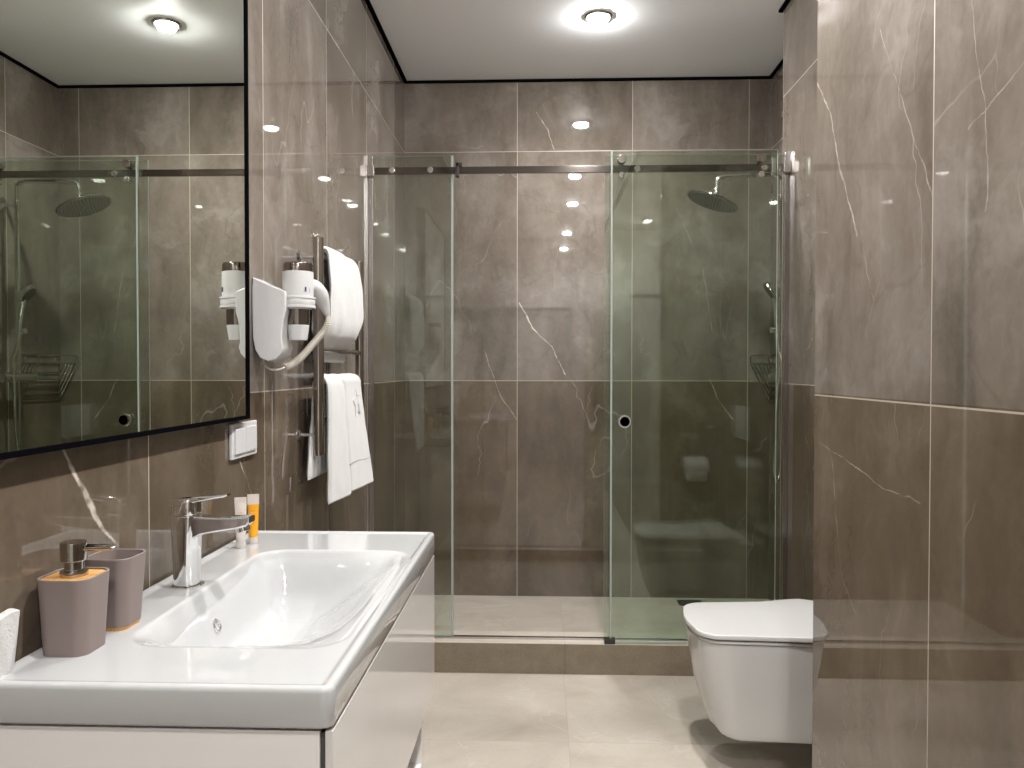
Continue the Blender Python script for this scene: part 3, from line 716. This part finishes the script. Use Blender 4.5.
# ------------------------------------------------------------ shower set on the right shower wall
RX, RY = 1.100, 3.625
t = thing('rain_shower', 'chrome rain shower column with round head and hand shower', 'shower column', (XS, RY, 1.10))
MB().tube(bez([(RX, RY, 1.22), (RX, RY, 1.6), (RX, RY, 2.08), (RX - .006, RY, 2.128), (RX - .03, RY + .002, 2.147), (RX - .10, RY + .008, 2.149), (RX - .20, RY + .02, 2.147), (.832, RY + .027, 2.143), (.816, RY + .03, 2.122), (.812, RY + .03, 2.085)], 10), .0115, 20).make('riser_pipe', M['chrome'], t)
tilt = math.radians(21)
nv = Vector((math.sin(tilt), 0, math.cos(tilt)))  # plate axis
hc_ = Vector((.792, RY + .033, 2.029))
hd = MB().lathe([(.112, 0), (.1255, .003), (.1255, .007), (.118, .0095), (.03, .014), (.016, .022), (.013, .032), (.001, .034)], hc_, nv, 56).make('rain_head', M['dark_chrome'], t)
MB().lathe([(.002, -.0012), (.117, -.0012), (.117, .001)], hc_, nv, 48).make('nozzle_face', simple('nozzle_plate', (.30, .30, .29), .4, 0, .1), hd)
q = nv.to_track_quat('Z', 'Y'); nz_ = MB(); k = 0
for ring in range(1, 8):
    for i in range(ring * 6):
        a = 2 * PI * i / (ring * 6) + ring; r_ = ring * .0155
        p0 = hc_ + q @ Vector((r_ * math.cos(a), r_ * math.sin(a), -.001)); nz_.cyl(p0, p0 - nv * .003, .0026, .0018, n=6)
nz_.make('nozzles', simple('nozzle_tips', (.09, .09, .09), .5), hd)['kind'] = 'stuff'
MB().tube(bez([(.812, RY + .03, 2.085), (.811, RY + .031, 2.068), (.806, RY + .032, 2.054)], 4), .012, 16).lathe([(.015, 0), (.0165, .004), (.015, .02), (.012, .024)], (.812, RY + .03, 2.072), (0, 0, 1), 24).make('swivel', M['chrome'], t)
MB().lathe([(.024, 0), (.024, .004), (.014, .010)], (XS, RY, 2.035), (-1, 0, 0), 28).cyl((XS - .008, RY, 2.035), (RX, RY, 2.035), .009, n=18).lathe([(.015, -.02), (.016, -.018), (.016, .018), (.015, .02)], (RX, RY, 2.035), (0, 0, 1), 24).make('wall_bracket', M['chrome'], t)
# slider with hand shower
MB().cyl((RX, RY, 1.405), (RX, RY, 1.455), .0175, n=24, bev=.003).cyl((RX, RY, 1.43), (RX - .045, RY - .015, 1.435), .013, n=18, bev=.002).cyl((RX, RY, 1.43), (RX + .03, RY, 1.43), .011, n=18, bev=.002).make('slider', M['chrome'], t)
hb = Vector((RX - .034, RY + .012, 1.605)); ht = Vector((RX - .020, RY - .04, 1.36))
hs = MB().tube(bez([ht + Vector((.01, -.02, -.07)), ht, (hb + ht) / 2 + Vector((.006, 0, 0)), hb + Vector((.012, -.006, -.03)), hb + Vector((.006, 0, 0))], 6), .0105, 16)
hs.make('hand_shower_handle', M['chrome'], t)
ha = Vector((-.80, .10, -.55)).normalized()
h2 = MB().lathe([(.006, -.022), (.027, -.017), (.050, -.003), (.054, .006), (.053, .012), (.046, .014), (.001, .014)], hb + Vector((0, 0, .01)), ha, 36).make('hand_shower_head', M['chrome'], t)
MB().lathe([(.041, .0142), (.041, .0152), (.001, .0152)], hb + Vector((0, 0, .01)), ha, 36).make('spray_face', M['rubber'], h2)
# mixer
MB().cyl((RX, RY - .092, 1.215), (RX, RY + .092, 1.215), .0215, n=28, bev=.003).cyl((RX, RY - .118, 1.215), (RX, RY - .094, 1.215), .0235, n=28, bev=.003).cyl((RX, RY + .094, 1.215), (RX, RY + .116, 1.215), .0235, n=28, bev=.003) \
    .lathe([(.030, 0), (.030, .004), (.016, .012)], (XS, RY - .075, 1.215), (-1, 0, 0), 28).lathe([(.030, 0), (.030, .004), (.016, .012)], (XS, RY + .075, 1.215), (-1, 0, 0), 28) \
    .cyl((XS - .01, RY - .075, 1.215), (RX, RY - .075, 1.215), .0135, n=20).cyl((XS - .01, RY + .075, 1.215), (RX, RY + .075, 1.215), .0135, n=20) \
    .cyl((RX, RY, 1.230), (RX, RY, 1.250), .014, n=20, bev=.001).make('mixer', M['chrome'], t)
MB().tube(bez([ht + Vector((.01, -.02, -.07)), (RX - .025, RY - .07, 1.20), (RX - .04, RY - .085, 1.0), (RX - .035, RY - .05, .80), (RX - .01, RY - .015, .74), (RX + .01, RY + .01, .82), (RX + .004, RY + .01, 1.05), (RX, RY, 1.195)], 10), .0068, 12).make('hose', M['chrome'], t)

# wire basket
t = thing('shower_basket', 'dark wire basket on the shower wall beside the column', 'shower basket', (XS, 3.95, 1.09))
bw = MB(); ya, yb = 3.750, 4.070; xo = 1.085; wr = .0028
def wire(p, r=wr * 1.15): bw.tube(p, r, 8)
for z in (1.325, 1.282):
    wire([(XS - .004, ya, z), (xo, ya, z)], .0035); wire([(xo, ya, z), (xo, yb, z)], .0035); wire([(xo, yb, z), (XS - .004, yb, z)], .0035)
wire([(XS - .006, ya, 1.325), (XS - .006, yb, 1.325)]); wire([(XS - .006, ya, 1.282), (XS - .006, yb, 1.282)])
for y in (ya, yb): wire([(XS - .006, y, 1.327), (XS - .006, y, 1.10)]); wire([(xo, y, 1.325), (xo, y, 1.282)])
for k in range(5):
    x0 = xo + k * .020; z1 = 1.095 + k * .035
    for y in (ya, yb): wire([(x0, y, 1.282), (XS - .007, y, z1)])
    wire([(XS - .008, ya, z1), (XS - .008, yb, z1)])
bw.make('wire_frame', M['dark_chrome'], t)
for y in (ya + .04, yb - .04): MB().cyl((XS, y, 1.305), (XS - .010, y, 1.305), .012, n=20).make('mount', M['chrome'], t)
tag(MB().box(.705, .83, 3.955, 4.045, .0545, .058, .001).make('floor_drain', M['black_plastic']), 'dark square drain in the shower floor by the back wall', 'floor drain')

# ------------------------------------------------------------ wall-hung toilet
TY = 2.512
t = thing('toilet', 'white wall-hung toilet with closed slim lid', 'toilet', (XR, TY, .13))
def dshape(xf, hw, hwb, z, r, xb=XR, n=9, yo=0):
    """outline: flat back at xb, sides widening to the back, rounded front corners"""
    pts = [Vector((xb, TY - hwb, z))]
    m_ = 8
    for i in range(1, m_):
        u = i / m_; pts.append(Vector((xb + (xf + r - xb) * u, TY - hwb + (hwb - hw) * (u ** .8), z)))
    for i in range(n + 1):
        a = PI / 2 * i / n; pts.append(Vector((xf + r - r * math.sin(a), TY - hw + r * .95 * (1 - math.cos(a)), z)))
    fr_ = []
    for i in range(n + 1):
        a = PI / 2 * (1 - i / n); fr_.append(Vector((xf + r - r * math.sin(a), TY + hw - r * .95 * (1 - math.cos(a)), z)))
    # bowed front
    k = 5; y0_, y1_ = pts[-1].y, fr_[0].y
    for i in range(1, k): u = i / k; pts.append(Vector((xf - .012 * math.sin(PI * u), y0_ + (y1_ - y0_) * u, z)))
    pts += fr_
    for i in range(m_ - 1, -1, -1):
        u = i / m_; pts.append(Vector((xb + (xf + r - xb) * u, TY + hwb - (hwb - hw) * (u ** .8), z)))
    return pts
secs = [(.592, .124, .152, .114, .04), (.572, .128, .156, .116, .05), (.558, .131, .159, .122, .06), (.548, .133, .161, .136, .07), (.538, .136, .163, .163, .08), (.526, .140, .165, .20, .085), (.513, .146, .169, .245, .088), (.502, .152, .173, .29, .09), (.493, .156, .176, .34, .09), (.486, .159, .178, .39, .09), (.484, .160, .179, .415, .088), (.486, .159, .178, .4205, .086)]
MB().loft([dshape(*[s[0], s[1], s[2], s[3], s[4]]) for s in secs]).make('bowl', M['toilet'], t, angle=50)
def slab(name, z0, z1, xf, hw, hwb, xb, r=.075, bv=.004, mat='toilet'):
    rings = []
    for z, ins in ((z0, bv * .8), (z0 + bv * .3, bv * .2), (z0 + bv, 0), (z1 - bv, 0), (z1 - bv * .3, bv * .3), (z1, bv)):
        ring = dshape(xf + ins, hw - ins, hwb - ins, z, r, xb - ins); rings.append(ring)
    return MB().loft(rings)
slab('seat', .4230, .4325, .486, .164, .183, .93).make('seat', M['toilet'], t, angle=50)
b = slab('lid', .4375, .4535, .477, .168, .190, .945)
for v in b.b.verts:                       # rear corners rounded, rear rises a little
    dxb = v.co.x - .895
    if dxb > 0:
        hw_ = v.co.y - TY; lim = .19 - (.050 - math.sqrt(max(0, .050 ** 2 - min(.05, dxb) ** 2)))
        if abs(hw_) > lim: v.co.y = TY + math.copysign(lim, hw_)
    k = max(0, min(1, (v.co.x - .70) / .2)); v.co.z += .006 * k * k * (3 - 2 * k)
    e = abs(v.co.y - TY) / .19; v.co.y += (v.co.y - TY) * .10 * k * k * (3 - 2 * k)
b.make('lid', M['toilet'], t, angle=50)
for a in (-.09, .06): MB().cyl((.955, TY + a, .430), (.955, TY + a + .03, .430), .009, n=16).make('hinge', M['chrome'], t)
# flush plate
t = thing('flush_plate', 'pale grey two-button flush plate on the wall above the toilet', 'flush plate', (XR, 2.455, .90))
MB().box(XR - .010, XR, 2.335, 2.58, .905, 1.070, .003, 3).make('plate', M['plastic'], t)
MB().box(XR - .014, XR - .0095, 2.35, 2.48, .93, 1.045, .002).make('button', M['plastic'], t)
MB().box(XR - .014, XR - .0095, 2.485, 2.565, .93, 1.045, .002).make('button', M['plastic'], t)
# paper holder on the end face of the boxed-out wall
t = thing('toilet_paper_holder', 'white covered toilet paper holder on the wall end facing the shower', 'paper holder', (.87, YN, .64))
MB().box(.805, .935, YN, YN + .012, .670, .760, .004).make('plate', M['plastic'], t)
R = []
for k in range(9):
    a = PI / 2 * k / 8; R.append([(x, YN + .012 + .098 * math.sin(a) + o_ * math.sin(a), .690 + .070 * math.cos(a) + o_ * math.cos(a)) for x, o_ in ((.806, 0), (.934, 0), (.934, -.003), (.806, -.003))])
MB().loft([[Vector(p) for p in r_] for r_ in R]).make('cover', M['plastic'], t)
MB().cyl((.806, YN + .062, .687), (.934, YN + .062, .687), .006, n=12).box(.804, .808, YN + .01, YN + .07, .675, .70).box(.932, .936, YN + .01, YN + .07, .675, .70).make('spindle', M['chrome'], t)
t = tag(MB().lathe([(.047, 0), (.048, .002), (.048, .098), (.047, .1), (.0185, .1), (.0185, 0)], (.82, YN + .062, .6765), (1, 0, 0), 36, False, False).make('toilet_roll', M['paper']), 'white toilet roll in the holder on the wall end', 'toilet roll')
